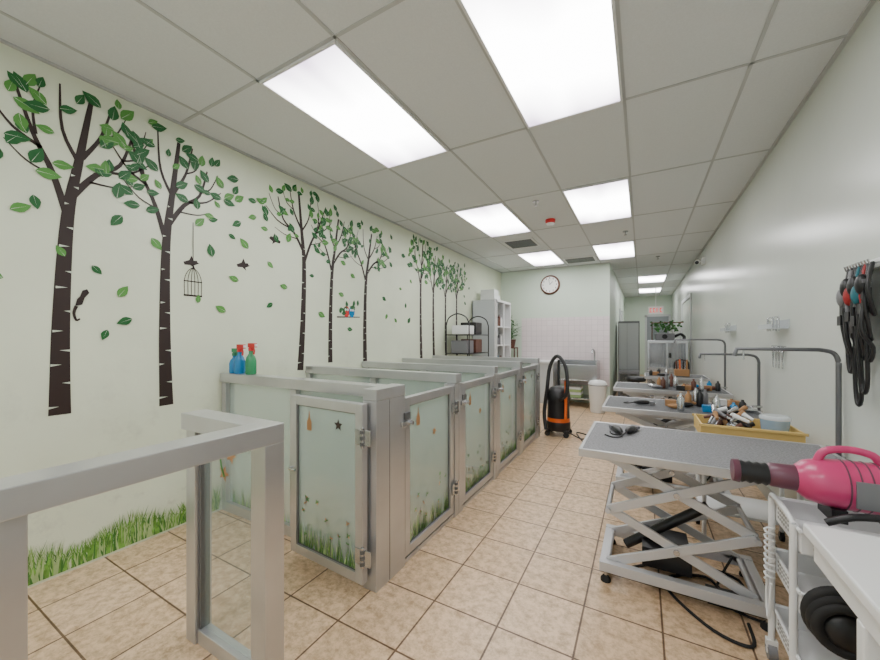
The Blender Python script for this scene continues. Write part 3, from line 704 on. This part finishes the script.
def kennel(name,x0,x1,y0,y1,z0,z1,m='steel'):
    b=B(name)
    b.box(x0,x1,y0,y1,z0,z0+.03,m); b.box(x0,x1,y0,y1,z1-.03,z1,m); b.box(x0,x0+.02,y0,y1,z0,z1,m); b.box(x1-.02,x1,y0,y1,z0,z1,m); b.box(x0,x1,y1-.02,y1,z0,z1,m)
    for zz in (z0,z1-.06): b.box(x0,x1,y0-.015,y0,zz,zz+.06,m)
    for xx in (x0,x1-.04,(x0+x1)/2-.02): b.box(xx,xx+.04,y0-.012,y0,z0,z1,m)
    for i in range(14): x=x0+.03+(x1-x0-.06)*i/13; b.tube([(x,y0,z0),(x,y0,z1)],.006,'steel',5)
    b.box((x0+x1)/2+.03,(x0+x1)/2+.07,y0-.035,y0-.015,(z0+z1)/2-.05,(z0+z1)/2+.05,'black')
    b.done(.003)
kennel('steel_cage_dryer',.10,.82,8.9,9.5,0,.62); kennel('steel_cage_dryer',.10,.82,8.9,9.5,.621,1.25)
kennel('dog_crate',-.45,-.05,8.6,9.1,0,.6,'grey')
b=B('dryer_motor_unit'); b.box(.25,.60,9.0,9.35,1.252,1.40,'grey'); b.tube([(.42,8.98,1.33),(.42,9.0,1.33)],.05,'black',16); b.tube(crom([(.60,9.1,1.33),(.70,9.05,1.38),(.76,9.0,1.33),(.76,8.97,1.29)]),.03,'black',10); b.done(.01)
def clutter(name,x0,x1,y0,y1,z,n):
    b=B(name)
    for i in range(n):
        x=x0+(x1-x0)*(i+.5)/n;y=random.uniform(y0,y1);k=random.random(); mm=random.choice(['black','brown','steel','white','grey','teal','black','tan'])
        if k<.45: hh=random.uniform(.07,.17); b.lathe((x,y,z),[(.022,0),(.025,.01),(.024,hh*.7),(.010,hh*.85),(.010,hh)],mm,10)
        elif k<.8: b.sph((x,y,z+.02),(.06,.025,.02),mm,10,6)
        else: b.box(x-.04,x+.04,y-.03,y+.03,z,z+.05,mm)
    b.done()
clutter('grooming_supplies',.20,.74,3.42,3.9,.72,20); clutter('grooming_supplies',.10,.74,4.8,5.2,.72,20); clutter('grooming_supplies',.1,.34,6.2,6.5,.74,7)
b=B('orange_caddy'); b.box(.42,.60,6.3,6.5,.742,.84,'tan'); b.tube(crom([(.42,6.4,.84),(.44,6.4,.96),(.58,6.4,.96),(.60,6.4,.84)]),.01,'black'); 
for i in range(4): b.tube([(.45+.04*i,6.38,.80),(.44+.045*i,6.36,.96+.02*(i%2))],.012,['brown','orange','black','tan'][i])
b.done(.004)
clipper(.0,3.6,.72,.4)
b=B('black_stool'); x,y=-.1,7.6
b.lathe((x,y,.50),[(.15,0),(.17,.02),(.17,.06),(.14,.08)],'black',20); b.tube([(x,y,.1),(x,y,.5)],.025,'steel')
for k in range(5): a=k*1.257; b.tube([(x,y,.12),(x+.22*math.cos(a),y+.22*math.sin(a),.07)],.015,'steel'); b.sph((x+.22*math.cos(a),y+.22*math.sin(a),.03),.03,'rubber')
b.done()

# ------------------------------------------------------------ world, camera
w=bpy.data.worlds.new('World'); bpy.context.scene.world=w; w.use_nodes=True
bg=w.node_tree.nodes['Background']; bg.inputs[0].default_value=(.88,.94,1,1); bg.inputs[1].default_value=2.5
cd=bpy.data.cameras.new('Camera'); cd.sensor_width=36; cd.lens=360/880*36; cd.shift_y=8/880; cd.clip_start=.02
cam=bpy.data.objects.new('Camera',cd); COL.objects.link(cam); cam.location=(0,0,EYE); cam.rotation_euler=(math.radians(90),0,math.radians(29.3))
bpy.context.scene.camera=cam
